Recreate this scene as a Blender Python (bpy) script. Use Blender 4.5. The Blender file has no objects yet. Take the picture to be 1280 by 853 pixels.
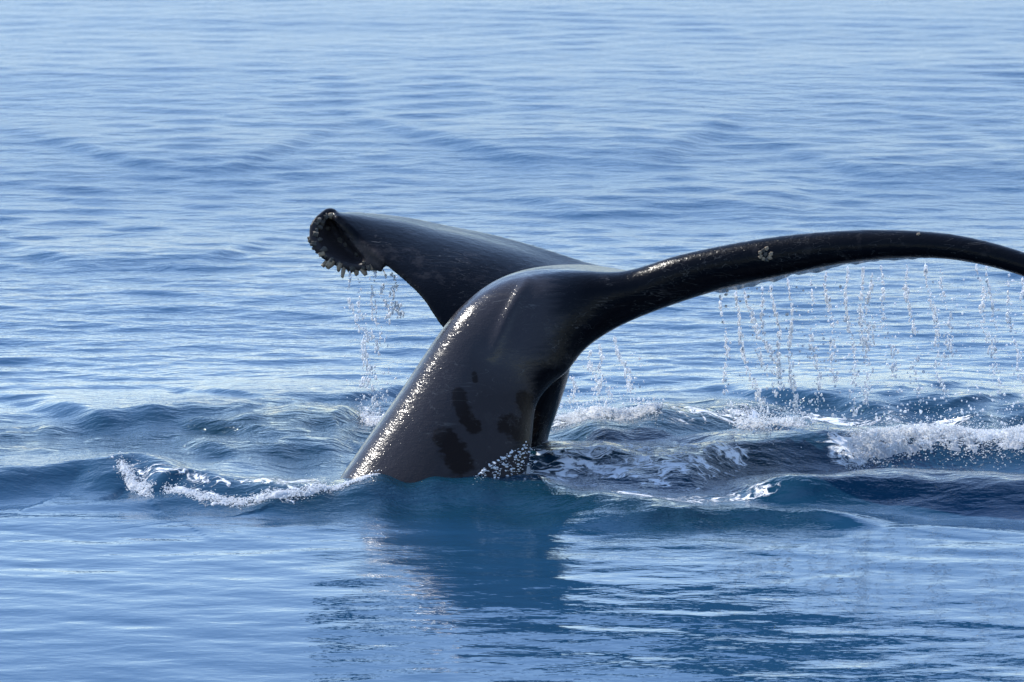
import bpy, bmesh, math, random
import numpy as np
from mathutils import Vector, noise as mnoise
from mathutils.bvhtree import BVHTree

random.seed(7)
rng = np.random.default_rng(7)
S = bpy.context.scene
COL = S.collection
rad = math.radians

# ------------------------------------------------------------------ camera
PW, PH, F = 1280.0, 853.0, 7111.1       # photo size and focal length in photo pixels
CAM_H = 5.138
PITCH = rad(9.0)
cam_d = bpy.data.cameras.new('camera')
cam_d.lens = 200.0
cam_d.sensor_width = 36.0
cam_d.clip_start = 0.5
cam_d.clip_end = 20000.0
cam_d.dof.use_dof = True
cam_d.dof.focus_distance = 28.4
cam_d.dof.aperture_fstop = 8.0
cam = bpy.data.objects.new('camera', cam_d)
COL.objects.link(cam)
cam.location = (0, 0, CAM_H)
cam.rotation_euler = (rad(90) - PITCH, 0, 0)
S.camera = cam

# ------------------------------------------------------------------ sky and sun
SUN_DIR = Vector((-0.58, 0.45, 0.70)).normalized()      # towards the sun
el = math.asin(SUN_DIR.z)
az = math.atan2(SUN_DIR.x, SUN_DIR.y)                    # clockwise from +Y
w = bpy.data.worlds.new('World')
S.world = w
w.use_nodes = True
nt = w.node_tree
nt.nodes.clear()
sky = nt.nodes.new('ShaderNodeTexSky')
sky.sky_type = 'NISHITA'
sky.sun_disc = False
sky.sun_elevation = el
sky.sun_rotation = az
sky.altitude = 0
sky.air_density = 1.0
sky.dust_density = 0.0
sky.ozone_density = 4.0
bg = nt.nodes.new('ShaderNodeBackground')
bg.inputs['Strength'].default_value = 0.15
wo = nt.nodes.new('ShaderNodeOutputWorld')
gm_ = nt.nodes.new('ShaderNodeGamma'); gm_.inputs['Gamma'].default_value = 0.62     # evens out the sky's range, for steadier reflections on the water
vm_ = nt.nodes.new('ShaderNodeVectorMath'); vm_.operation = 'SCALE'; vm_.inputs['Scale'].default_value = 2.25
nt.links.new(sky.outputs[0], gm_.inputs['Color']); nt.links.new(gm_.outputs[0], vm_.inputs[0])
hs_ = nt.nodes.new('ShaderNodeHueSaturation'); hs_.inputs['Hue'].default_value = 0.512; hs_.inputs['Saturation'].default_value = 1.26
nt.links.new(vm_.outputs[0], hs_.inputs['Color']); nt.links.new(hs_.outputs[0], bg.inputs['Color'])
nt.links.new(bg.outputs[0], wo.inputs['Surface'])

sl = bpy.data.lights.new('sun', 'SUN')
sl.energy = 3.6
sl.angle = rad(0.5)
sl.color = (1.0, 0.95, 0.87)
so = bpy.data.objects.new('sun', sl)
COL.objects.link(so)
so.rotation_euler = (-SUN_DIR).to_track_quat('-Z', 'Y').to_euler()
so.location = (-20, 10, 40)

S.view_settings.view_transform = 'Standard'
S.view_settings.look = 'None'
S.view_settings.exposure = 0.66
S.view_settings.gamma = 1.0
S.view_settings.use_curve_mapping = False
try:
    S.cycles.max_bounces = 8
    S.cycles.sample_clamp_indirect = 30.0
except Exception:
    pass

# ------------------------------------------------------------------ helpers
CP, SP = math.cos(PITCH), math.sin(PITCH)
def ray(px, py):
    dx = (px - PW / 2) / F
    dy = -(py - PH / 2) / F
    return np.array([dx, CP + dy * SP, -SP + dy * CP])
def at(px, py, Y):
    d = ray(px, py)
    return np.array([0, 0, CAM_H]) + d * (Y / d[1])
def on_z(px, py, z=0.0):
    d = ray(px, py)
    return np.array([0, 0, CAM_H]) + d * ((z - CAM_H) / d[2])

def tag(o, label=None, cat=None, group=None, kind=None):
    if label: o['label'] = label
    if cat: o['category'] = cat
    if group: o['group'] = group
    if kind: o['kind'] = kind
    return o

def mesh_from(name, V, faces, smooth=True):
    """V (n,3) array, faces (m,k) int array, all faces with k corners"""
    V = np.asarray(V, dtype=np.float32)
    faces = np.asarray(faces, dtype=np.int32)
    me = bpy.data.meshes.new(name)
    m, k = faces.shape
    me.vertices.add(len(V)); me.vertices.foreach_set('co', V.ravel())
    me.loops.add(m * k); me.loops.foreach_set('vertex_index', faces.ravel())
    me.polygons.add(m)
    me.polygons.foreach_set('loop_start', np.arange(0, m * k, k, dtype=np.int32))
    me.update(calc_edges=True)
    me.polygons.foreach_set('use_smooth', np.full(m, smooth, dtype=bool))
    me.validate()
    return me

def link(name, me, mat=None, parent=None):
    o = bpy.data.objects.new(name, me)
    COL.objects.link(o)
    if mat: me.materials.append(mat)
    if parent: o.parent = parent
    return o

def new_mat(name):
    m = bpy.data.materials.new(name)
    m.use_nodes = True
    n = m.node_tree.nodes
    return m, m.node_tree, n['Principled BSDF'], n['Material Output']

class NB:
    """small node builder"""
    def __init__(s, nt): s.nt = nt
    def n(s, t, **kw):
        x = s.nt.nodes.new(t)
        for k, v in kw.items(): setattr(x, k, v)
        return x
    def l(s, a, b): s.nt.links.new(a, b)
    def math(s, op, a, b=None, c=None, clamp=False):
        x = s.n('ShaderNodeMath', operation=op); x.use_clamp = clamp
        for i, v in enumerate((a, b, c)):
            if v is None: continue
            if isinstance(v, (int, float)): x.inputs[i].default_value = v
            else: s.l(v, x.inputs[i])
        return x.outputs[0]
    def noise(s, vec, scale, detail=3, rough=0.55, dist=0.0):
        x = s.n('ShaderNodeTexNoise')
        x.inputs['Scale'].default_value = scale
        x.inputs['Detail'].default_value = detail
        x.inputs['Roughness'].default_value = rough
        x.inputs['Distortion'].default_value = dist
        s.l(vec, x.inputs['Vector'])
        return x.outputs['Fac']
    def ramp(s, v, lo, hi):
        x = s.n('ShaderNodeMapRange', interpolation_type='SMOOTHSTEP')
        s.l(v, x.inputs['Value'])
        x.inputs['From Min'].default_value = lo
        x.inputs['From Max'].default_value = hi
        return x.outputs[0]
    def attr(s, name):
        x = s.n('ShaderNodeAttribute', attribute_name=name)
        return x.outputs['Fac']
    def mix(s, f, a, b):
        x = s.n('ShaderNodeMix', data_type='RGBA')
        if isinstance(f, (int, float)): x.inputs[0].default_value = f
        else: s.l(f, x.inputs[0])
        for i, v in ((6, a), (7, b)):
            if isinstance(v, tuple): x.inputs[i].default_value = v + (1,)
            else: s.l(v, x.inputs[i])
        return x.outputs[2]

# ------------------------------------------------------------------ materials
def water_material():
    m, nt, p, out = new_mat('sea_water')
    b = NB(nt)
    co = b.n('ShaderNodeNewGeometry').outputs['Position']
    foam_a, chop = b.attr('foam'), b.attr('chop')
    # fine ripples below the mesh resolution
    mp = b.n('ShaderNodeMapping'); b.l(co, mp.inputs['Vector'])
    mp.inputs['Scale'].default_value = (0.7, 1.25, 1.0)
    n1 = b.noise(mp.outputs[0], 7.0, 3, 0.55, 0.2)
    n2 = b.noise(mp.outputs[0], 17.0, 2, 0.5, 0.4)
    sx_ = b.n('ShaderNodeSeparateXYZ'); b.l(co, sx_.inputs[0])
    open_sea = b.math('ADD', 0.5, b.math('MULTIPLY', b.ramp(sx_.outputs[1], 25.0, 36.0), 1.3))     # calmer slick round the whale
    h = b.math('ADD', b.math('MULTIPLY', b.math('MULTIPLY', n1, open_sea), 0.009), b.math('MULTIPLY', b.math('MULTIPLY', n2, open_sea), 0.0016))
    n3 = b.noise(mp.outputs[0], 11.0, 4, 0.6, 0.15)
    h = b.math('ADD', h, b.math('MULTIPLY', b.math('MULTIPLY', n3, chop), 0.030))
    # foam lace
    w1 = b.n('ShaderNodeTexNoise'); b.l(co, w1.inputs['Vector'])
    w1.inputs['Scale'].default_value = 5.0; w1.inputs['Detail'].default_value = 2
    wv = b.n('ShaderNodeVectorMath', operation='MULTIPLY_ADD')
    b.l(w1.outputs['Color'], wv.inputs[0]); wv.inputs[1].default_value = (0.30, 0.30, 0.0); b.l(co, wv.inputs[2])
    mp2 = b.n('ShaderNodeMapping'); b.l(wv.outputs[0], mp2.inputs['Vector'])
    mp2.inputs['Scale'].default_value = (0.75, 1.0, 0.6)
    def ridge(sc):
        q = b.noise(mp2.outputs[0], sc, 3, 0.5)
        q = b.math('ABSOLUTE', b.math('SUBTRACT', q, 0.5))
        return b.math('SUBTRACT', 1.0, b.math('MULTIPLY', q, 9.0), clamp=True)
    lace = b.math('MAXIMUM', ridge(3.2), b.math('MULTIPLY', ridge(7.5), 0.85))
    nf = b.noise(wv.outputs[0], 6.0, 4, 0.6)
    nf2 = b.noise(co, 42.0, 3, 0.65)
    k = b.math('ADD', b.math('MULTIPLY', lace, 0.50), b.math('MULTIPLY', nf, 0.80))
    k = b.math('ADD', b.math('ADD', k, b.math('MULTIPLY', nf2, 0.30)), b.math('MULTIPLY', ridge(18.0), 0.28))
    k = b.math('ADD', k, b.math('MULTIPLY', foam_a, 1.0))
    mask = b.ramp(k, 1.49, 1.74)
    mask = b.math('MULTIPLY', mask, b.ramp(foam_a, 0.02, 0.25))
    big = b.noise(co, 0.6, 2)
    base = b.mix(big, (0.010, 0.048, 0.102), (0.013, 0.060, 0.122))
    base = b.mix(b.math('MULTIPLY', chop, 1.0, clamp=True), base, (0.0015, 0.022, 0.034))  # shade of the churned wave faces put into the colour as dark teal
    col = b.mix(mask, base, (0.80, 0.82, 0.84))
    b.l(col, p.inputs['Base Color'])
    r = b.math('ADD', 0.02, b.math('MULTIPLY', b.ramp(sx_.outputs[1], 26.5, 40.0), 0.21))     # unresolved capillary ripples
    r = b.math('MAXIMUM', r, b.math('MULTIPLY', mask, 0.55))
    b.l(r, p.inputs['Roughness'])
    p.inputs['IOR'].default_value = 1.333
    h = b.math('ADD', h, b.math('MULTIPLY', mask, 0.012))
    bp = b.n('ShaderNodeBump'); bp.inputs['Strength'].default_value = 1.0; bp.inputs['Distance'].default_value = 1.0
    b.l(h, bp.inputs['Height']); b.l(bp.outputs[0], p.inputs['Normal'])
    return m

def skin_material():
    m, nt, p, out = new_mat('whale_skin')
    b = NB(nt)
    co = b.n('ShaderNodeTexCoord').outputs['Object']
    patch, grey, wet = b.attr('patch'), b.attr('grey'), b.attr('wet')
    n1 = b.noise(co, 3.0, 4, 0.6)
    n2 = b.noise(co, 22.0, 4, 0.6)
    mp = b.n('ShaderNodeMapping'); b.l(co, mp.inputs['Vector'])
    mp.inputs['Rotation'].default_value = (0, rad(-35), 0)
    mp.inputs['Scale'].default_value = (0.6, 1, 5.0)
    n3 = b.noise(mp.outputs[0], 9.0, 4, 0.65)
    dark = b.mix(n1, (0.002, 0.0025, 0.0045), (0.004, 0.0045, 0.006))
    grey_c = b.mix(n1, (0.022, 0.019, 0.021), (0.034, 0.030, 0.031))
    gm = b.ramp(b.math('ADD', grey, b.math('MULTIPLY', b.math('SUBTRACT', n3, 0.5), 0.7)), 0.25, 0.7)
    c = b.mix(gm, dark, grey_c)
    pm = b.ramp(b.math('ADD', b.math('ADD', patch, b.math('MULTIPLY', b.math('SUBTRACT', n3, 0.5), 0.8)), b.math('MULTIPLY', b.math('SUBTRACT', n2, 0.5), 0.9)), 0.36, 0.68)
    c = b.mix(pm, c, (0.010, 0.0065, 0.0055))
    sp = b.ramp(n2, 0.66, 0.74)
    c = b.mix(b.math('MULTIPLY', sp, 0.25), c, (0.09, 0.085, 0.08))
    def scratches(rot, sc, thin, lim):
        q = b.n('ShaderNodeMapping'); b.l(co, q.inputs['Vector'])
        q.inputs['Rotation'].default_value = rot; q.inputs['Scale'].default_value = (0.35, 3.0, 3.0)
        v = b.noise(q.outputs[0], sc, 2, 0.5, 0.2)
        v = b.math('ABSOLUTE', b.math('SUBTRACT', v, 0.5))
        line = b.ramp(v, thin, 0.0)
        msk = b.ramp(b.noise(co, 2.2 + sc * 0.13, 3, 0.6), lim, lim + 0.08)
        return b.math('MULTIPLY', line, msk)
    scr = b.math('MAXIMUM', scratches((0.2, rad(-52), 0.3), 9.0, 0.010, 0.52), scratches((0.1, rad(20), -0.2), 12.0, 0.009, 0.55))
    scr = b.math('MAXIMUM', scr, scratches((0.0, rad(75), 0.5), 7.0, 0.009, 0.56))
    c = b.mix(b.math('MULTIPLY', scr, 0.55), c, (0.10, 0.095, 0.09))
    mot = b.ramp(b.noise(co, 7.0, 5, 0.7), 0.56, 0.70)
    c = b.mix(b.math('MULTIPLY', mot, 0.35), c, (0.045, 0.040, 0.040))
    b.l(c, p.inputs['Base Color'])
    nw = b.noise(mp.outputs[0], 2.6, 3, 0.6)
    wetm = b.math('MULTIPLY', wet, b.ramp(nw, 0.30, 0.42))
    b.l(b.math('ADD', 0.16, b.math('MULTIPLY', wet, 0.36)), p.inputs['Specular IOR Level'])
    rg = b.math('ADD', b.math('SUBTRACT', 0.22, b.math('MULTIPLY', wetm, 0.14)), b.math('MULTIPLY', b.math('ADD', gm, pm), 0.10))
    rg = b.math('ADD', rg, b.math('MULTIPLY', b.math('SUBTRACT', n2, 0.5), 0.12))
    b.l(rg, p.inputs['Roughness'])
    p.inputs['IOR'].default_value = 1.33
    n4 = b.noise(co, 55.0, 3, 0.6)
    n5 = b.noise(mp.outputs[0], 30.0, 3, 0.6)
    vd = b.n('ShaderNodeTexVoronoi'); vd.inputs['Scale'].default_value = 60.0; b.l(co, vd.inputs['Vector'])
    bead = b.ramp(vd.outputs['Distance'], 0.35, 0.0)
    h = b.math('ADD', b.math('MULTIPLY', n4, 0.0006), b.math('MULTIPLY', n5, 0.0010))
    h = b.math('ADD', h, b.math('MULTIPLY', n2, 0.0030))
    h = b.math('ADD', h, b.math('MULTIPLY', bead, 0.0007))
    bp = b.n('ShaderNodeBump'); bp.inputs['Strength'].default_value = 1.0; bp.inputs['Distance'].default_value = 1.0
    b.l(h, bp.inputs['Height']); b.l(bp.outputs[0], p.inputs['Normal'])
    return m

def add_translucent(nt, p, out, f):
    t = nt.nodes.new('ShaderNodeBsdfTranslucent'); t.inputs['Color'].default_value = (0.92, 0.94, 0.96, 1)
    mx = nt.nodes.new('ShaderNodeMixShader'); mx.inputs[0].default_value = f
    nt.links.new(p.outputs[0], mx.inputs[1]); nt.links.new(t.outputs[0], mx.inputs[2])
    nt.links.new(mx.outputs[0], out.inputs['Surface'])

def drop_material():
    m, nt, p, out = new_mat('water_drop')
    p.inputs['Base Color'].default_value = (0.93, 0.95, 0.97, 1)
    p.inputs['Roughness'].default_value = 0.15
    p.inputs['IOR'].default_value = 1.333
    add_translucent(nt, p, out, 0.5)
    return m

def foam_material():
    m, nt, p, out = new_mat('sea_foam')
    b = NB(nt)
    co = b.n('ShaderNodeTexCoord').outputs['Object']
    n1 = b.noise(co, 14.0, 4, 0.6)
    c = b.mix(b.ramp(n1, 0.3, 0.7), (0.90, 0.92, 0.93), (0.95, 0.95, 0.95))
    b.l(c, p.inputs['Base Color'])
    p.inputs['Roughness'].default_value = 0.45
    n2 = b.noise(co, 90.0, 3, 0.6)
    bp = b.n('ShaderNodeBump'); bp.inputs['Strength'].default_value = 0.35; bp.inputs['Distance'].default_value = 0.01
    b.l(n2, bp.inputs['Height']); b.l(bp.outputs[0], p.inputs['Normal'])
    add_translucent(nt, p, out, 0.6)
    return m

def barnacle_material(name, lo, hi):
    m, nt, p, out = new_mat(name)
    b = NB(nt)
    co = b.n('ShaderNodeTexCoord').outputs['Object']
    n1 = b.noise(co, 60.0, 4, 0.65)
    b.l(b.mix(b.ramp(n1, 0.35, 0.65), lo, hi), p.inputs['Base Color'])
    p.inputs['Roughness'].default_value = 0.5
    bp = b.n('ShaderNodeBump'); bp.inputs['Strength'].default_value = 0.8; bp.inputs['Distance'].default_value = 0.01
    b.l(n1, bp.inputs['Height']); b.l(bp.outputs[0], p.inputs['Normal'])
    return m

M_WATER = water_material()
M_SKIN = skin_material()
M_DROP = drop_material()
M_FOAM = foam_material()
M_BARN_PALE = barnacle_material('barnacle_pale', (0.12, 0.078, 0.045), (0.66, 0.51, 0.34))
M_BARN_DARK = barnacle_material('barnacle_dark', (0.02, 0.022, 0.022), (0.16, 0.14, 0.11))

# ------------------------------------------------------------------ the sea
def axis(dense0, dense1, step, grow_lo, grow_hi, lim_lo, lim_hi, mid=None):
    a = list(np.arange(dense0, dense1 + 1e-6, step))
    s, x = step, a[-1]
    while x < lim_hi:
        s *= grow_hi; x += s; a.append(x)
    s, x = step, a[0]
    lo = []
    while x > lim_lo:
        s *= grow_lo; x -= s; lo.append(x)
    return np.array(lo[::-1] + a)

XS = axis(-3.1, 3.1, 0.020, 1.05, 1.05, -6000, 6000)
# y: dense round the whale, growing slowly through the visible water, then fast to the horizon
ys = list(np.arange(23.5, 33.0, 0.022))
s = 0.022
while ys[-1] < 68:
    s = min(0.10, s * 1.004); ys.append(ys[-1] + s)
while ys[-1] < 9000:
    s *= 1.06; ys.append(ys[-1] + s)
lo = []; s = 0.022; x = ys[0]
while x > 19.5:
    s = min(0.03, s * 1.01); x -= s; lo.append(x)
while x > -3000:
    s *= 1.08; x -= s; lo.append(x)
YS = np.array(lo[::-1] + ys)
DX = np.gradient(XS); DY = np.gradient(YS)

def ambient(X, Y, sx, sy):
    """wind ripples and swell; sx, sy local mesh steps (waves finer than the mesh fade out)"""
    Z = np.zeros_like(X)
    g = np.random.default_rng(11)
    patch = 0.85 + 0.15 * np.sin(X * 0.9 + 0.35 * Y + 1.3 * np.sin(Y * 0.21)) * np.sin(0.55 * Y - 0.4 * X + 2.0)
    def comp(lam, amp, th, ph, mod=None):
        k = 2 * math.pi / lam
        kx, ky = k * math.sin(th), k * math.cos(th)
        fade = np.clip((lam / np.maximum(sx, sy) - 3.0) / 4.0, 0, 1)
        z = amp * fade * np.sin(kx * X + ky * Y + ph)
        return z * mod if mod is not None else z
    for i in range(80):                             # ripples
        lam = 0.13 * (0.70 / 0.13) ** g.random()
        th = g.normal(0.08, 0.40)
        slope = 0.0092 * np.clip(0.55 + (Y - 25.5) / 8.0, 0.5, 1.3) * (lam / 0.6) ** 0.15
        Z += comp(lam, slope * lam / (2 * math.pi), th, g.random() * 6.283, patch)
    for i in range(14):                             # wavelets
        lam = 1.6 * (6.0 / 1.6) ** g.random()
        th = g.normal(0.05, 0.40)
        Z += comp(lam, 0.0026 * lam / (2 * math.pi), th, g.random() * 6.283)
    for i in range(5):                              # low swell
        lam = 8 * (20 / 8) ** g.random()
        th = g.normal(0.0, 0.22)
        Z += comp(lam, 0.007 * lam / (2 * math.pi), th, g.random() * 6.283)
    return Z

# wave ridges raised by the whale: (crest pixels, height m, front width m, back width m, chop)
RIDGES = [
    # broad low swells far out
    ([(120, 192), (240, 184), (360, 188)], 0.036, 0.9, 1.8, 0.1),
    ([(570, 182), (700, 174), (880, 180)], 0.046, 1.0, 2.0, 0.1),
    ([(660, 248), (820, 240), (1010, 244)], 0.036, 0.6, 1.2, 0.1),
    ([(40, 320), (160, 312), (300, 318)], 0.035, 0.5, 1.0, 0.1),
    ([(1040, 205), (1180, 198), (1330, 200)], 0.036, 0.7, 1.4, 0.1),
    # smooth bow wave in front of the tail stock
    ([(380, 614), (440, 606), (520, 601), (600, 602), (680, 608), (770, 622), (850, 634)], 0.085, 0.19, 0.40, 0.8),
    ([(660, 650), (760, 643), (860, 637), (960, 637), (1040, 641), (1110, 650)], 0.055, 0.13, 0.28, 0.05),
    # dark wave on the right
    ([(930, 606), (1000, 597), (1090, 592), (1180, 595), (1290, 600), (1400, 606)], 0.110, 0.25, 0.40, 0.45),
    # wave behind it, breaking into foam
    ([(850, 556), (930, 548), (1010, 542), (1080, 543), (1170, 545), (1290, 545), (1400, 548)], 0.12, 0.24, 0.5, 0.5),
    # choppy shoulder between stock and the breaker
    ([(700, 540), (790, 533), (860, 520), (920, 508), (980, 512)], 0.10, 0.30, 0.5, 0.8),
    # swell lenses behind on the right
    ([(980, 497), (1040, 489), (1100, 489), (1150, 495)], 0.07, 0.30, 0.6, 0.15),
    ([(1050, 508), (1120, 501), (1180, 501), (1225, 508)], 0.07, 0.30, 0.6, 0.15),
    ([(1180, 520), (1240, 512), (1320, 512)], 0.05, 0.3, 0.5, 0.5),
    # left: swell lenses
    ([(85, 519), (150, 513), (230, 511), (290, 512), (335, 518)], 0.07, 0.30, 0.7, 0.1),
    ([(290, 500), (350, 493), (410, 491), (470, 497)], 0.06, 0.30, 0.7, 0.2),
    ([(270, 535), (340, 522), (410, 513), (460, 516)], 0.07, 0.45, 0.5, 0.7),
    ([(240, 560), (330, 552), (400, 545), (450, 545)], 0.05, 0.35, 0.4, 0.7),
    # left: rolling wave with curl
    ([(-120, 590), (-40, 592), (20, 588), (70, 583), (115, 580), (150, 588), (170, 600)], 0.09, 0.24, 0.6, 0.4),
    ([(140, 586), (160, 578), (185, 580), (205, 590), (230, 600)], 0.10, 0.16, 0.25, 0.5),
    ([(215, 598), (260, 601), (320, 606), (380, 608), (430, 606)], 0.08, 0.22, 0.35, 0.3),
    ([(586, 604), (618, 584), (655, 567), (700, 572)], 0.06, 0.12, 0.14, 1.0),
    # green water heaped beside the stock
    ([(620, 556), (700, 558), (780, 560), (860, 562), (930, 566)], 0.11, 0.62, 0.40, 0.85),
]
# foam on the water: (pixels, half width px, strength)
FOAM = [
    ([(150, 590), (165, 598), (180, 603)], 8, 0.5),
    ([(180, 602), (215, 607), (250, 612), (300, 615), (360, 615), (420, 608), (480, 600)], 5, 0.54),
    ([(240, 618), (300, 624), (360, 624), (410, 618)], 7, 0.5),
    ([(590, 598), (620, 590), (660, 585), (700, 588)], 10, 0.56),
    ([(640, 566), (700, 568), (760, 570), (800, 574)], 10, 0.64),
    ([(660, 590), (740, 585), (800, 590), (860, 585)], 26, 0.62),
    ([(800, 576), (860, 574), (925, 577)], 9, 0.64),
    ([(780, 618), (850, 622), (930, 618), (975, 610)], 10, 0.56),
    ([(700, 526), (760, 526), (830, 528)], 12, 0.66),
    ([(850, 535), (930, 530), (1000, 530)], 12, 0.6),
    ([(1010, 520), (1100, 525), (1200, 522)], 10, 0.5),
    ([(1050, 566), (1120, 564), (1200, 562), (1300, 564)], 12, 0.62),
    ([(1060, 590), (1180, 586), (1290, 588)], 8, 0.40),
    ([(455, 508), (470, 512), (482, 515)], 8, 0.6),
]
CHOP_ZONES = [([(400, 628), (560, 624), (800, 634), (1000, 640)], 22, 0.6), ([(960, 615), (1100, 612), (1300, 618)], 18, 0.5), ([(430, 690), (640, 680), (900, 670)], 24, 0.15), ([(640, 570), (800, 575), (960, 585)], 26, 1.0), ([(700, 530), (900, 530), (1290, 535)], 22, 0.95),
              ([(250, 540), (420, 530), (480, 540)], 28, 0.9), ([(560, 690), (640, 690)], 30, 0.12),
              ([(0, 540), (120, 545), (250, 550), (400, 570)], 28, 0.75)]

def seg_dist(P, poly):
    """distance to polyline, signed side (+ = far side), param 0..1"""
    best = np.full(len(P), 1e9); side = np.zeros(len(P)); par = np.zeros(len(P))
    L = np.concatenate([[0], np.cumsum(np.linalg.norm(np.diff(poly, axis=0), axis=1))])
    for i in range(len(poly) - 1):
        a, b = poly[i], poly[i + 1]
        d = b - a; ll = d @ d
        t = np.clip(((P - a) @ d) / ll, 0, 1)
        q = a + t[:, None] * d
        dist = np.linalg.norm(P - q, axis=1)
        m = dist < best
        best[m] = dist[m]
        sd = d[0] * (P[:, 1] - a[1]) - d[1] * (P[:, 0] - a[0])
        side[m] = np.sign(sd[m]) * np.sign(d[0] if abs(d[0]) > 1e-9 else 1)
        par[m] = ((L[i] + t * (L[i + 1] - L[i])) / L[-1])[m]
    return best, side, par

def smooth_poly(pts, n=40):
    pts = np.asarray(pts, float)
    t = np.concatenate([[0], np.cumsum(np.linalg.norm(np.diff(pts, axis=0), axis=1))])
    u = np.linspace(0, t[-1], n)
    out = np.stack([np.interp(u, t, pts[:, k]) for k in range(pts.shape[1])], 1)
    for _ in range(3):
        out[1:-1] = (out[:-2] + 2 * out[1:-1] + out[2:]) / 4
    return out

RIDGE_W = [(smooth_poly([on_z(px, py, h)[:2] for px, py in pts], 24), h, wf, wb, c) for pts, h, wf, wb, c in RIDGES]

def ridge_height(X, Y):
    Z = np.zeros(X.size); C = np.zeros(X.size)
    P = np.stack([X.ravel(), Y.ravel()], 1)
    wob = 0.09 * np.sin(2.3 * P[:, 0] + 1.7 * P[:, 1]) + 0.05 * np.sin(5.1 * P[:, 0] - 2.2 * P[:, 1] + 1.0)
    for poly, h, wf, wb, c in RIDGE_W:
        lo_ = poly.min(0) - 3 * max(wf, wb); hi_ = poly.max(0) + 3 * max(wf, wb)
        m = (P[:, 0] > lo_[0]) & (P[:, 0] < hi_[0]) & (P[:, 1] > lo_[1]) & (P[:, 1] < hi_[1])
        if not m.any(): continue
        d, sgn, par = seg_dist(P[m], poly)
        wd = np.where(sgn > 0, wb, wf) * (1 + wob[m])
        taper = np.clip(np.minimum(par, 1 - par) / 0.16, 0, 1); taper = taper * taper * (3 - 2 * taper)
        prof = 1.0 / (1.0 + (d / wd * 1.25) ** 4) * (1 - 0.0 * d)
        g = np.exp(-(d / wd) ** 2)
        z = h * (0.35 * prof + 0.65 * g) * (0.12 + 0.88 * taper)
        # a shallow trough in front of the crest
        z -= np.where(sgn < 0, 0.22 * h * taper * np.exp(-((d - 1.9 * wf) / (0.8 * wf)) ** 2), 0)
        Z[m] = np.maximum(Z[m], 0) + z - np.minimum(np.maximum(Z[m], 0), np.maximum(z, 0)) * 0.75 + np.minimum(Z[m], 0)
        C[m] = np.maximum(C[m], c * np.exp(-(d / (1.6 * wd)) ** 2))
    return Z.reshape(X.shape), C.reshape(X.shape)

def chop_height(X, Y, C):
    g = np.random.default_rng(5)
    Z = np.zeros_like(X)
    for i in range(30):
        lam = 0.13 * (0.7 / 0.13) ** g.random()
        th = g.uniform(-1.7, 1.7); k = 2 * math.pi / lam
        ph = g.random() * 6.28
        a = k * math.sin(th) * X + k * math.cos(th) * Y + ph + 0.5 * np.sin((1.1 + 2 * math.cos(ph)) * X + (2.5 * math.sin(ph * 3)) * Y + 2 * ph)
        Z += 0.046 * lam / (2 * math.pi) * np.sin(a)
    return Z * C

def strokes(X, Y, items, keep_sign=False):
    A = np.zeros(X.size)
    P = np.stack([X.ravel(), Y.ravel()], 1)
    for pts, hw, s in items:
        poly = smooth_poly([on_z(px, py, 0.05)[:2] for px, py in pts], 16)
        yy = poly[:, 1].mean()
        ry = hw * yy * yy / (CAM_H * F); rx = hw * 2.2 * yy / F
        sc = np.array([1.0 / rx, 1.0 / ry])
        lo_ = poly.min(0) - 3 / sc; hi_ = poly.max(0) + 3 / sc
        m = (P[:, 0] > lo_[0]) & (P[:, 0] < hi_[0]) & (P[:, 1] > lo_[1]) & (P[:, 1] < hi_[1])
        if not m.any(): continue
        d, _, _ = seg_dist(P[m] * sc, poly * sc)
        A[m] = np.maximum(A[m], s * np.exp(-d ** 2))
    return A.reshape(X.shape)

def sea_z(X, Y, sx=0.02, sy=0.02):
    R, C = ridge_height(X, Y)
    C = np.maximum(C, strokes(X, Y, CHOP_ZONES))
    return ambient(X, Y, sx, sy) + R + chop_height(X, Y, C), C

GX, GY = np.meshgrid(XS, YS)
SX, SY = np.meshgrid(DX, DY)
GZ, GC = sea_z(GX, GY, SX, SY)
far = np.clip((np.hypot(GX, GY) - 150) / 100, 0, 1)
GZ = GZ * (1 - far)
GF = strokes(GX, GY, FOAM)
ny, nx = GX.shape
idx = np.arange(nx * ny).reshape(ny, nx)
quads = np.stack([idx[:-1, :-1], idx[:-1, 1:], idx[1:, 1:], idx[1:, :-1]], -1).reshape(-1, 4)
sea_me = mesh_from('sea', np.stack([GX, GY, GZ], -1).reshape(-1, 3), quads)
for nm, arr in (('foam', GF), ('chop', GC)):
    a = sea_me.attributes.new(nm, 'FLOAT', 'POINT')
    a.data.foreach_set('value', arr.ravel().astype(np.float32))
sea = tag(link('water', sea_me, M_WATER), kind='structure')

def water_at(x, y):
    """height of the built sea at points"""
    x = np.atleast_1d(x); y = np.atleast_1d(y)
    i = np.clip(np.searchsorted(XS, x) - 1, 0, nx - 2); j = np.clip(np.searchsorted(YS, y) - 1, 0, ny - 2)
    fx = (x - XS[i]) / (XS[i + 1] - XS[i]); fy = (y - YS[j]) / (YS[j + 1] - YS[j])
    return (GZ[j, i] * (1 - fx) * (1 - fy) + GZ[j, i + 1] * fx * (1 - fy) + GZ[j + 1, i] * (1 - fx) * fy + GZ[j + 1, i + 1] * fx * fy)

# ------------------------------------------------------------------ the whale
def loft(rows, close_ends=True):
    """rows (n, k, 3): rings of k points, joined into a closed skin"""
    rows = np.asarray(rows); n, k, _ = rows.shape
    V = rows.reshape(-1, 3); F_ = []
    for i in range(n - 1):
        for j in range(k):
            j2 = (j + 1) % k
            F_.append((i * k + j, i * k + j2, (i + 1) * k + j2, (i + 1) * k + j))
    caps = []
    caps.append(list(range(k))[::-1]); caps.append([(n - 1) * k + j for j in range(k)])
    return V, F_, caps

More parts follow.
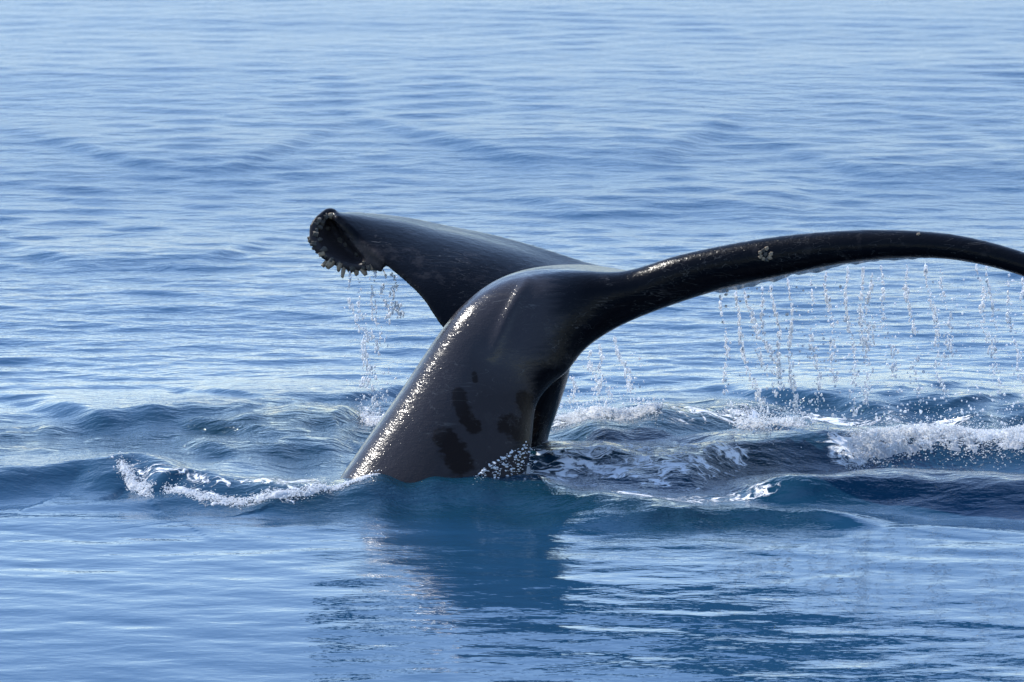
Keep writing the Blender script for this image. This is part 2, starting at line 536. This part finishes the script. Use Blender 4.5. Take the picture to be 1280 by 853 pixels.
def resample(rows, n):
    """smooth the stations of a loft (Catmull-Rom along stations)"""
    rows = np.asarray(rows, float); m = len(rows)
    out = []
    for u in np.linspace(0, m - 1 - 1e-6, n):
        i = int(u); t = u - i
        p0 = rows[max(i - 1, 0)]; p1 = rows[i]; p2 = rows[i + 1]; p3 = rows[min(i + 2, m - 1)]
        out.append(0.5 * ((2 * p1) + (p2 - p0) * t + (2 * p0 - 5 * p1 + 4 * p2 - p3) * t * t + (3 * p1 - p0 - 3 * p2 + p3) * t ** 3))
    return np.array(out)

# tail stock running into the near fluke:
# (upper/left px), (lower/right px), depth Y, front depth, back depth, airfoil 0..1, trailing edge px
ST = [
    ((330, 745), (640, 800), 27.50, 0.33, 0.50, 0.0, None),
    ((382, 665), (650, 690), 27.62, 0.32, 0.46, 0.0, None),
    ((418, 608), (655, 610), 27.72, 0.30, 0.42, 0.0, None),
    ((452, 558), (664, 560), 27.82, 0.29, 0.38, 0.0, None),
    ((500, 490), (670, 508), 27.94, 0.28, 0.34, 0.0, None),
    ((546, 421), (688, 481), 28.04, 0.27, 0.32, 0.0, None),
    ((575, 386), (709, 464), 28.07, 0.25, 0.34, 0.1, (665, 360)),
    ((611, 359), (727, 441), 28.13, 0.23, 0.42, 0.3, (685, 350)),
    ((653, 344), (747, 424), 28.17, 0.21, 0.60, 0.6, (725, 342)),
    ((708, 338), (782, 404), 28.20, 0.18, 0.72, 0.9, (770, 340)),
    ((778, 339), (832, 384), 28.20, 0.15, 0.84, 1.0, (840, 352)),
    ((850, 318), (898, 363), 28.18, 0.13, 0.84, 1.0, (915, 362)),
    ((945, 299), (968, 347), 28.16, 0.12, 0.78, 1.0, (985, 346)),
    ((1035, 289), (1046, 331), 28.14, 0.11, 0.72, 1.0, (1060, 331)),
    ((1120, 287), (1122, 323), 28.12, 0.10, 0.62, 1.0, (1130, 323)),
    ((1200, 294), (1193, 325), 28.10, 0.09, 0.58, 1.0, (1200, 322)),
    ((1280, 315), (1268, 342), 28.07, 0.08, 0.45, 1.0, (1275, 338)),
    ((1345, 344), (1328, 368), 28.04, 0.065, 0.32, 1.0, (1338, 364)),
    ((1395, 378), (1376, 396), 28.01, 0.05, 0.18, 1.0, (1388, 392)),
    ((1425, 404), (1416, 412), 27.99, 0.025, 0.06, 1.0, (1422, 410)),
]
K = 40
rows = []
for up, lw, Y, df, db, af, te in ST:
    Y -= 0.62 * min(max((up[0] - 740) / 540.0, 0), 1.3)      # the near fluke sweeps towards the camera
    U = at(*up, Y); L_ = at(*lw, Y)
    c = (U + L_) / 2; e = (U - L_) / 2; w_ = np.linalg.norm(e)
    TE = at(*te, Y + db) if te else c + np.array([0, db, 0])
    TE = (1 - af) * (c + np.array([0, db, 0])) + af * TE
    ring = []
    for j in range(K):
        th = 2 * math.pi * j / K
        cu, sn = math.cos(th), math.sin(th)
        if sn <= 0:                                  # front: flattened ellipse
            ex = 0.88 * (1 - af) + 1.0 * af
            q = abs(sn) ** ex
            cc = math.copysign(abs(cu) ** (0.92 * (1 - af) + af), cu)
            ring.append(c + e * cc + np.array([0, -df * q, 0]))
        else:
            u = abs(cu)
            t = (1 - af) * math.sqrt(1 - u * u) + af * (1 - u ** 1.35)
            half = math.copysign(max(u, 0.017 / w_), cu)
            bow = af * 0.30 * math.sin(math.pi * min(t, 1)) ** 1.0
            mid = (TE - c) * t + e * bow * 0.5
            ring.append(c + e * half + mid)
    rows.append(ring)
parts = [loft(resample(rows, 110))]

# far fluke: leading and trailing edges
LF = [
    ((650, 470), 28.34, (765, 345), 28.77, 0.17),
    ((585, 440), 28.38, (765, 338), 29.02, 0.16),
    ((551, 407), 28.45, (728, 328), 29.24, 0.145),
    ((528, 373), 28.55, (676, 312), 29.39, 0.13),
    ((506, 351), 28.65, (620, 297), 29.47, 0.115),
    ((484, 332), 28.74, (560, 285), 29.48, 0.10),
    ((466, 317), 28.81, (512, 275), 29.43, 0.09),
    ((449, 301), 28.88, (470, 270), 29.34, 0.075),
    ((436, 286), 28.92, (440, 268), 29.22, 0.06),
    ((424, 276), 28.96, (421, 270), 29.11, 0.045),
]
rows = []
for (lx, ly), lY, (tx, ty), tY, th in LF:
    A = at(lx, ly, lY); B = at(tx, ty, tY)
    ch = B - A
    n_ = np.array([0.15, -0.35, 0.92]); n_ -= ch * (n_ @ ch) / (ch @ ch); n_ /= np.linalg.norm(n_)
    ring = []
    for j in range(36):
        a = 2 * math.pi * j / 36
        x = (1 - math.cos(a)) / 2
        tt = th * (1.35 * math.sqrt(max(x, 0)) * (1 - x) * 1.25 + 0.02)
        tt = max(tt * 0.5, 0.016 if 0 < x < 1 else 0)
        camber = 0.06 * np.linalg.norm(ch) * math.sin(math.pi * x)
        ring.append(A + ch * x + n_ * (camber + (tt if a < math.pi else -tt)))
    rows.append(ring)
parts.append(loft(resample(rows, 60)))

# curled-down tip of the far fluke: a thick bowl-like sheet
TA = [(418, 272), (431, 284), (444, 301), (457, 317), (470, 331), (480, 340)]
TAY = [28.98, 28.94, 28.90, 28.85, 28.80, 28.77]
TB = [(408, 268), (392, 281), (391, 303), (406, 322), (436, 335), (468, 335)]
TBY = [29.02, 28.96, 28.92, 28.89, 28.87, 28.81]
mids = []
for a, ay, b_, by in zip(TA, TAY, TB, TBY):
    A = at(*a, ay); B = at(*b_, by)
    m = []
    for x in np.linspace(0, 1, 13):
        bul = 0.20 * math.sin(math.pi * x) * min(1, np.linalg.norm(B - A) / 0.15)
        m.append(A + (B - A) * x + np.array([0, bul, 0.02 * math.sin(math.pi * x)]))
    mids.append(m)
mids = resample(mids, 30)
du = np.gradient(mids, axis=0); dv = np.gradient(mids, axis=1)
nr_ = np.cross(du, dv); nr_ /= np.linalg.norm(nr_, axis=2, keepdims=True) + 1e-9
rows = [list(m + 0.021 * k) + list((m - 0.021 * k)[::-1]) for m, k in zip(mids, nr_)]
parts.append(loft(rows))

# belly keel seen behind the stock
KE = [((640, 440), (713, 455), 28.35, 0.22), ((640, 480), (711, 470), 28.41, 0.26), ((620, 520), (698, 510), 28.49, 0.30),
      ((600, 560), (686, 545), 28.57, 0.34), ((580, 620), (676, 600), 28.63, 0.38), ((540, 700), (660, 680), 28.65, 0.42)]
rows = []
for l_, r_, Y, d in KE:
    A = at(*l_, Y); B = at(*r_, Y); c = (A + B) / 2; e = (B - A) / 2
    rows.append([c + e * math.cos(t) + np.array([0, d * math.sin(t), 0]) for t in np.linspace(0, 2 * math.pi, 28, endpoint=False)])
parts.append(loft(resample(rows, 30)))

bm = bmesh.new()
for V, F_, caps in parts:
    vs = [bm.verts.new(v) for v in V]
    for f in F_: bm.faces.new([vs[i] for i in f])
    for cpoly in caps: bm.faces.new([vs[i] for i in cpoly])
bmesh.ops.recalc_face_normals(bm, faces=bm.faces)
raw = bpy.data.meshes.new('whale_raw')
bm.to_mesh(raw); bm.free()
tmp = bpy.data.objects.new('tmp', raw); COL.objects.link(tmp)
md = tmp.modifiers.new('r', 'REMESH'); md.mode = 'VOXEL'; md.voxel_size = 0.013; md.use_smooth_shade = True
sm = tmp.modifiers.new('s', 'SMOOTH'); sm.factor = 0.5; sm.iterations = 10
dg = bpy.context.evaluated_depsgraph_get()
whale_me = bpy.data.meshes.new_from_object(tmp.evaluated_get(dg))
bpy.data.objects.remove(tmp); bpy.data.meshes.remove(raw)
whale_me.name = 'whale'
whale_me.materials.clear()
whale_me.polygons.foreach_set('use_smooth', np.ones(len(whale_me.polygons), dtype=bool))
nv = len(whale_me.vertices)
WV = np.empty(nv * 3, np.float32); whale_me.vertices.foreach_get('co', WV); WV = WV.reshape(-1, 3).astype(float)

# a long low fold of skin running down from the fluke root
def px_of(V):
    d = V - np.array([0, 0, CAM_H])
    zc = d[:, 1] * CP - d[:, 2] * SP
    yc = d[:, 1] * SP + d[:, 2] * CP
    return np.stack([PW / 2 + F * d[:, 0] / zc, PH / 2 - F * yc / zc], 1)
WN = np.empty(nv * 3, np.float32); whale_me.vertices.foreach_get('normal', WN); WN = WN.reshape(-1, 3)
_d, _, _p = seg_dist(px_of(WV), smooth_poly([(664, 345), (648, 372), (633, 400), (621, 430), (612, 452)], 20))
fold = 0.020 * np.exp(-(_d / 7.5) ** 2) * np.sin(np.pi * np.clip(_p, 0, 1)) ** 0.5 * (WV[:, 1] < 28.25)
WV = WV + WN * fold[:, None]
whale_me.vertices.foreach_set('co', WV.astype(np.float32).ravel()); whale_me.update()

# ragged trailing edge of the near fluke
_m = np.clip((WV[:, 1] - 28.62 + 0.38 * np.clip(WV[:, 0] - 0.4, 0, 3)) / 0.3, 0, 1) * (WV[:, 0] > 0.75)
_k = np.nonzero(_m > 0)[0]
for i_ in _k:
    x_ = WV[i_, 0]
    WV[i_, 2] += _m[i_] * (0.016 * mnoise.noise((x_ * 9, 0.3, 1.7)) + 0.010 * mnoise.noise((x_ * 27, 4.3, 0.7)))
whale_me.vertices.foreach_set('co', WV.astype(np.float32).ravel()); whale_me.update()

# skin markings by place on the body (x, z), from points on the near side
WP = px_of(WV)
patch = np.zeros(nv); grey = np.zeros(nv)
near = WV[:, 1] < 28.25
def blob(arr, poly, r, s=1.0, sel=None):
    d, _, _ = seg_dist(WP, np.array(poly, float))
    v = s * np.clip(1.3 - 0.8 * d / r, 0, 1)
    if sel is not None: v = v * sel
    np.maximum(arr, v, out=arr)
blob(patch, [(574, 495), (576, 508), (583, 522), (592, 534)], 10, 1, near)
blob(patch, [(556, 548), (566, 562), (576, 580)], 15, 1, near)
blob(patch, [(593, 468), (594, 476)], 4, 0.9, near)
blob(patch, [(636, 530), (652, 540), (668, 545)], 14, 1, near)
blob(patch, [(655, 500), (664, 525)], 12, 0.9, near)
d, _, _ = seg_dist(WP, np.array([(470, 620), (520, 540), (570, 460), (620, 395)], float))
grey = np.clip(1.5 - d / 75.0, 0, 1) * near
d, _, _ = seg_dist(WP, np.array([(600, 620), (610, 540), (625, 480)], float))
grey = np.maximum(grey, np.clip(1.4 - d / 45.0, 0, 1) * near)
d, _, _ = seg_dist(WP, np.array([(400, 640), (500, 500), (560, 420), (625, 350), (660, 345), (620, 420)], float))
wet = np.clip(1.7 - d / 45.0, 0, 1) * near
tipm = (WP[:, 0] < 480) & (WP[:, 1] < 350)
d, _, _ = seg_dist(WP, np.array([(400, 290), (425, 315), (458, 330)], float))
grey = np.maximum(grey, np.clip(1.5 - d / 22.0, 0, 1) * tipm * 0.9)
for nm, arr in (('patch', patch), ('grey', grey), ('wet', wet)):
    a = whale_me.attributes.new(nm, 'FLOAT', 'POINT')
    a.data.foreach_set('value', arr.astype(np.float32))
whale = link('whale', whale_me, M_SKIN)
tag(whale, 'dark glossy whale tail rising from the sea with both flukes spread and dripping', 'whale')

wbm = bmesh.new(); wbm.from_mesh(whale_me)
BVH = BVHTree.FromBMesh(wbm); wbm.free()
def hit(px, py):
    d = Vector(ray(px, py)).normalized()
    return BVH.ray_cast(Vector((0, 0, CAM_H)), d)

# ------------------------------------------------------------------ barnacles (parts of the whale)
def barnacle_mesh(seed, k=10):
    r = random.Random(seed)
    prof = [(1.0, 0.0), (0.88, 0.40), (0.62, 0.95), (0.46, 1.0), (0.36, 0.72)]
    V, F_ = [], []
    ph = r.random() * 6
    for i, (rr, z) in enumerate(prof):
        for j in range(k):
            a = 2 * math.pi * j / k + ph
            q = rr * (1 + 0.14 * (-1) ** j * (i < 3) + r.uniform(-0.12, 0.12))
            V.append((q * math.cos(a), q * math.sin(a), z * (1 + r.uniform(-0.12, 0.12))))
    for i in range(len(prof) - 1):
        for j in range(k):
            F_.append((i * k + j, i * k + (j + 1) % k, (i + 1) * k + (j + 1) % k, (i + 1) * k + j))
    me = bpy.data.meshes.new('barnacle')
    F_.append([(len(prof) - 1) * k + j for j in range(k)])
    me.from_pydata(V, [], F_)
    me.polygons.foreach_set('use_smooth', np.ones(len(me.polygons), dtype=bool))
    return me
B_PALE = [barnacle_mesh(i) for i in range(4)]
B_DARK = [barnacle_mesh(i + 10) for i in range(4)]
for q in B_PALE: q.materials.append(M_BARN_PALE)
for q in B_DARK: q.materials.append(M_BARN_DARK)
def barnacle(p, nrm, r, h, pale):
    me = random.choice(B_PALE if pale else B_DARK)
    o = bpy.data.objects.new('barnacle', me)
    COL.objects.link(o)
    o.parent = whale
    o.location = p
    o.rotation_euler = Vector(nrm).normalized().to_track_quat('Z', 'Y').to_euler()
    o.scale = (r, r, h)
    return o
edge_px = smooth_poly([(406, 270), (395, 279), (390, 290), (391, 303), (399, 316), (412, 327), (430, 335), (448, 338), (463, 336)], 34)
edge_Y = np.interp(np.linspace(0, 1, 34), np.linspace(0, 1, 6), TBY)
cx_, cy_ = 432, 303
rb = random.Random(21)
for i, ((ex, ey), eY) in enumerate(zip(edge_px, edge_Y)):
    if rb.random() < 0.16: continue
    p = Vector(at(ex + rb.uniform(-2, 2), ey + rb.uniform(-2, 1), eY + rb.uniform(-.03, .03)))
    loc, nr, _, _ = BVH.find_nearest(p)
    outw = Vector(((ex - cx_), -0.35 * 40, -(ey - cy_))).normalized()
    pale = (i >= 20 and rb.random() < 0.75) or rb.random() < 0.1
    r = rb.uniform(0.010, 0.021) if pale else rb.uniform(0.008, 0.018)
    barnacle(loc - outw * 0.010, outw + Vector((rb.uniform(-.4, .4), rb.uniform(-.4, .2), rb.uniform(-.4, .4))), r,
             rb.uniform(0.025, 0.058) if pale else rb.uniform(0.015, 0.034), pale)
for px, py, r, h, pale in [(414, 270, .016, .024, 1), (402, 279, .018, .02, 0), (409, 286, .015, .02, 0), (491, 341, .013, .022, 1),
                           (399, 300, .014, .02, 0), (425, 300, .020, .012, 0), (432, 306, .016, .012, 0), (446, 318, .014, .014, 0),
                           (1148, 293, .011, .010, 1), (455, 329, .012, .014, 0)]:
    loc, nr, _, _ = hit(px, py)
    if loc is not None: barnacle(loc - nr * 0.004, nr, r, h, pale)
# ring of barnacle crust on the near fluke
loc, nr, _, _ = hit(957, 318)
if loc is not None:
    t1 = Vector((1, 0, 0.2)).cross(nr).normalized(); t2 = nr.cross(t1)
    for k in range(9):
        a = 2 * math.pi * k / 9
        rr = 0.026 + random.uniform(-.004, .004)
        if k == 3: continue
        p = loc + (t1 * math.cos(a) + t2 * math.sin(a)) * rr
        q = BVH.find_nearest(p)[0]
        barnacle(q - nr * 0.003, nr, random.uniform(.010, .014), random.uniform(.007, .011), k % 5 != 0)
    barnacle(loc - nr * 0.003, nr, .012, .007, 0)

# ------------------------------------------------------------------ drops and foam
ico = bmesh.new(); bmesh.ops.create_icosphere(ico, subdivisions=1, radius=1.0)
IV = np.array([v.co[:] for v in ico.verts]); IF = np.array([[v.index for v in f.verts] for f in ico.faces]); ico.free()
def drops_mesh(name, P, R, stretch=None, rough=0.25):
    P = np.asarray(P); R = np.asarray(R); n = len(P); k = len(IV)
    jit = 1 + rng.uniform(-rough, rough, (n, k, 1))
    sc = R[:, None, None] * (stretch[:, None, :] if stretch is not None else 1.0)
    V = P[:, None, :] + IV[None] * jit * sc
    F_ = (IF[None] + (np.arange(n) * k)[:, None, None]).reshape(-1, 3)
    return mesh_from(name, V.reshape(-1, 3), F_)

def streams(spec, scatter, stray_box):
    """spec: list of (start px, end px, n, spread px, Y); drops strung along falling threads"""
    P, R, St = [], [], []
    for (x0, y0), (x1, y1), n, spr, Y in spec:
        n = int(n * 2.5)
        g = np.random.default_rng(int(x0 * 13 + y0))
        clumps = np.sort(g.random(max(3, n // 7)))
        for i in range(n):
            t = clumps[g.integers(len(clumps))] + g.normal(0, 0.045) if g.random() < 0.75 else g.random()
            t = min(max(t, 0.0), 1.02)
            x = x0 + (x1 - x0) * t ** 1.35 + 3.0 * math.sin(9 * t + x0) + g.normal(0, spr * (0.18 + 0.75 * t))
            y = y0 + (y1 - y0) * t + g.normal(0, 1.5)
            P.append(at(x, y, Y + g.normal(0, 0.05)))
            r = 0.0030 + 0.0048 * g.random() ** 2.2
            if g.random() < 0.06: r *= 1.5
            R.append(r)
            el_ = 1 + 0.9 * g.random() ** 2 + (2.5 * g.random() if g.random() < 0.22 else 0)
            St.append((1, 1, el_))
    g = np.random.default_rng(99 + len(spec))
    for (xa, ya, xb, yb, n, Y) in stray_box:
        for i in range(n):
            P.append(at(g.uniform(xa, xb), ya + (yb - ya) * g.random(), Y + g.normal(0, 0.25)))
            R.append(0.0020 + 0.0050 * g.random() ** 3); St.append((1 + .5 * g.random(), 1, 1 + .6 * g.random()))
    return np.array(P), np.array(R), np.array(St)

def above_water(P, R, St):
    m = P[:, 2] > water_at(P[:, 0], P[:, 1])
    return P[m], R[m], St[m]

SPEC_R = [((903, 372), (912, 520), 50, 3, 28.98), ((918, 368), (958, 532), 110, 3.2, 28.93), ((934, 364), (962, 470), 50, 4, 28.90),
          ((950, 360), (972, 490), 60, 3.5, 28.86), ((966, 357), (984, 510), 70, 2.5, 28.81), ((986, 352), (993, 520), 85, 2.6, 28.76),
          ((1012, 346), (1026, 510), 45, 4, 28.70), ((1034, 342), (1044, 480), 60, 4, 28.65), ((1058, 338), (1072, 520), 80, 3.5, 28.59),
          ((1076, 336), (1084, 500), 95, 4.0, 28.54), ((1088, 340), (1084, 440), 45, 4, 28.52), ((1100, 334), (1118, 470), 45, 3, 28.48),
          ((1134, 333), (1150, 500), 48, 4, 28.39), ((1160, 332), (1182, 500), 60, 4, 28.31), ((1178, 331), (1190, 450), 36, 4, 28.28),
          ((1224, 333), (1238, 440), 40, 4, 28.15), ((1236, 336), (1252, 500), 36, 3, 28.14), ((1258, 342), (1276, 480), 36, 3, 28.07),
          ((1276, 346), (1284, 420), 20, 3, 28.02)]
P, R, St = streams(SPEC_R, 0, [(900, 345, 1290, 560, 800, 28.65), (1000, 400, 1290, 600, 300, 28.55), (930, 500, 1280, 560, 180, 28.8)])
o = link('water_drops', drops_mesh('water_drops', *above_water(P, R, St)), M_DROP)
tag(o, 'curtain of bright water drops falling from the long fluke on the right', 'water drops', kind='stuff')

SPEC_L = [((436, 345), (462, 470), 42, 3.5, 28.92), ((446, 343), (458, 430), 30, 4, 28.9), ((466, 336), (474, 440), 36, 4, 28.9),
          ((478, 338), (484, 400), 26, 3, 28.95), ((490, 343), (500, 400), 30, 4, 28.9), ((458, 440), (470, 510), 40, 8, 28.95)]
P, R, St = streams(SPEC_L, 0, [(430, 345, 510, 500, 90, 28.95), (445, 480, 490, 520, 50, 28.95)])
o = link('water_drops', drops_mesh('water_drops', *above_water(P, R, St)), M_DROP)
tag(o, 'thin trickle of water drops under the barnacled left fluke tip', 'water drops', kind='stuff')

SPEC_M = [((738, 440), (752, 510), 45, 5, 29.4), ((748, 432), (760, 500), 40, 4, 29.4), ((770, 422), (800, 510), 55, 3.5, 29.4), ((715, 470), (722, 515), 26, 4, 29.4)]
P, R, St = streams(SPEC_M, 0, [(700, 440, 810, 520, 120, 29.4), (690, 495, 830, 530, 160, 29.4)])
o = link('water_drops', drops_mesh('water_drops', *above_water(P, R, St)), M_DROP)
tag(o, 'short spray of water drops falling just right of the tail stock', 'water drops', kind='stuff')

def foam_mass(name, label, poly_px, hw, hgt, n, seed, rmin=0.0014, rmax=0.0040, spray=0.15):
    """frothy heap: a rough sheet riding on the water, with bubbles and flecks over it"""
    g = np.random.default_rng(seed)
    poly = smooth_poly([on_z(px, py, 0.08)[:2] for px, py in poly_px], 40)
    tl = np.linalg.norm(poly[-1] - poly[0])
    def top(t, off, xy):
        lump = 0.62 + 0.30 * np.sin(t * tl * 9 + seed) * np.sin(t * tl * 4.3 + 2 * seed)
        ends = np.clip(np.minimum(t, 1 - t) / 0.15, 0, 1) ** 0.6
        return hgt * lump * ends * np.exp(-off ** 2 * 1.4)
    def where(t, off):
        L = t * 39; i = L.astype(int).clip(0, 38); f = (L - i)[..., None]
        xy = poly[i] * (1 - f) + poly[i + 1] * f
        xy = xy.copy(); xy[..., 1] += off * hw; return xy
    nu, nv_ = int(max(30, tl / 0.009)), int(max(16, 4 * hw / 0.011))
    tt, oo = np.meshgrid(np.linspace(0, 1, nu), np.linspace(-2, 2, nv_), indexing='ij')
    xy = where(tt, oo)
    zz = water_at(xy[..., 0].ravel(), xy[..., 1].ravel()).reshape(tt.shape)
    nz = np.array([mnoise.fractal((x * 13, y * 13, seed), 0.55, 2.2, 6) for x, y in xy.reshape(-1, 2)]).reshape(tt.shape)
    n2 = np.array([mnoise.noise((x * 5, y * 5, seed + 9.0)) for x, y in xy.reshape(-1, 2)]).reshape(tt.shape)
    ht = top(tt, oo, xy)
    zz = zz + ht * (0.75 + 0.40 * nz) - hgt * 0.16 + hgt * 0.42 * n2 * np.exp(-oo ** 2) + 0.010 * nz
    edge = np.maximum(np.clip((np.abs(oo) - 1.4) / 0.6, 0, 1), np.clip((0.03 - np.minimum(tt, 1 - tt)) / 0.03, 0, 1))
    zz -= edge * 0.06
    V1 = np.stack([xy[..., 0], xy[..., 1], zz], -1).reshape(-1, 3)
    ii = np.arange(nu * nv_).reshape(nu, nv_)
    q = np.stack([ii[:-1, :-1], ii[1:, :-1], ii[1:, 1:], ii[:-1, 1:]], -1).reshape(-1, 4)
    F1 = np.concatenate([q[:, [0, 1, 2]], q[:, [0, 2, 3]]])
    t = g.random(n); off = g.normal(0, 0.7, n)
    p = where(t, off) + g.normal(0, 0.012, (n, 2))
    z0 = water_at(p[:, 0], p[:, 1]); h = top(t, off, p)
    z = z0 + h * (0.35 + 0.75 * g.random(n))
    sp = g.random(n) < spray
    z = np.where(sp, z + g.exponential(0.35 * hgt + 0.01, n), z)
    R = rmin + (rmax - rmin) * g.random(n) ** 2.5
    R = np.where(sp, rmin * (0.7 + 0.9 * g.random(n)), R)
    St = np.stack([1 + 0.8 * g.random(n), 1 + 0.5 * g.random(n), 0.7 + 0.5 * g.random(n)], 1)
    me = drops_mesh(name, np.stack([p[:, 0], p[:, 1], z], 1), R, St, 0.35)
    V2 = np.empty(len(me.vertices) * 3, np.float32); me.vertices.foreach_get('co', V2)
    F2 = np.array([tuple(pp.vertices) for pp in me.polygons]) + len(V1)
    bpy.data.meshes.remove(me)
    o = link(name, mesh_from(name, np.concatenate([V1, V2.reshape(-1, 3)]), np.concatenate([F1, F2])), M_FOAM)
    return tag(o, label, 'foam', kind='stuff')

foam_mass('foam', 'white breaking foam on the wave crest at the right edge of the water', [(1058, 562), (1100, 558), (1160, 555), (1220, 556), (1300, 555), (1370, 557)], 0.15, 0.060, 9000, 1)
foam_mass('foam', 'patch of white spray foam behind the tail stock on its right', [(690, 520), (730, 518), (780, 522), (825, 524)], 0.20, 0.045, 5000, 2)
foam_mass('foam', 'narrow line of white foam curling left from the base of the tail', [(205, 605), (250, 612), (300, 616), (370, 616), (420, 609), (470, 602)], 0.028, 0.013, 3500, 3, 0.0015, 0.004, 0.06)
foam_mass('foam', 'small white curl of foam at the far left end of the wave', [(150, 590), (160, 596), (175, 602), (190, 606)], 0.06, 0.025, 1200, 4)
foam_mass('foam', 'splash of white foam running up the right foot of the tail stock', [(592, 596), (612, 590), (640, 585), (665, 588)], 0.14, 0.06, 1400, 5)
foam_mass('foam', 'foam flecks where the middle streams of drops land', [(920, 530), (950, 532), (985, 530), (1005, 532)], 0.22, 0.06, 1800, 6, 0.002, 0.006, 0.4)
foam_mass('foam', 'tiny foam splash below the left fluke trickle', [(452, 510), (466, 513), (480, 517)], 0.12, 0.03, 600, 7, 0.002, 0.006, 0.3)


# thin torn sheet of water and flecks climbing the right foot of the stock
g = np.random.default_rng(44)
P, R, St = [], [], []
for i in range(1100):
    t = g.random()
    ex, ey = 588 + 66 * t, 603 - 46 * t ** 0.8
    u = g.random() ** 1.7
    px, py = ex + u * (60 - 20 * t) + g.normal(0, 1.5), ey + u * (10 + 26 * t) + g.normal(0, 1.5)
    if math.sin(px * 0.37 + 2 * math.sin(py * 0.21)) + math.sin(py * 0.9 - px * 0.25) < 0.25 + g.normal(0, .3): continue
    loc, nr, _, _ = hit(px, py)
    if loc is None or loc.y > 29.0: continue
    p = loc + nr * (0.004 + 0.05 * g.random() ** 2)
    P.append(p[:]); R.append(0.0014 + 0.0038 * g.random() ** 2.5); St.append((1 + 1.4 * g.random(), 1, 0.6 + 0.8 * g.random()))
if P:
    o = link('splash', drops_mesh('splash', *above_water(np.array(P), np.array(R), np.array(St))), M_DROP)
    tag(o, 'ragged splash of water clinging to the lower right foot of the tail stock', 'splash', kind='stuff')
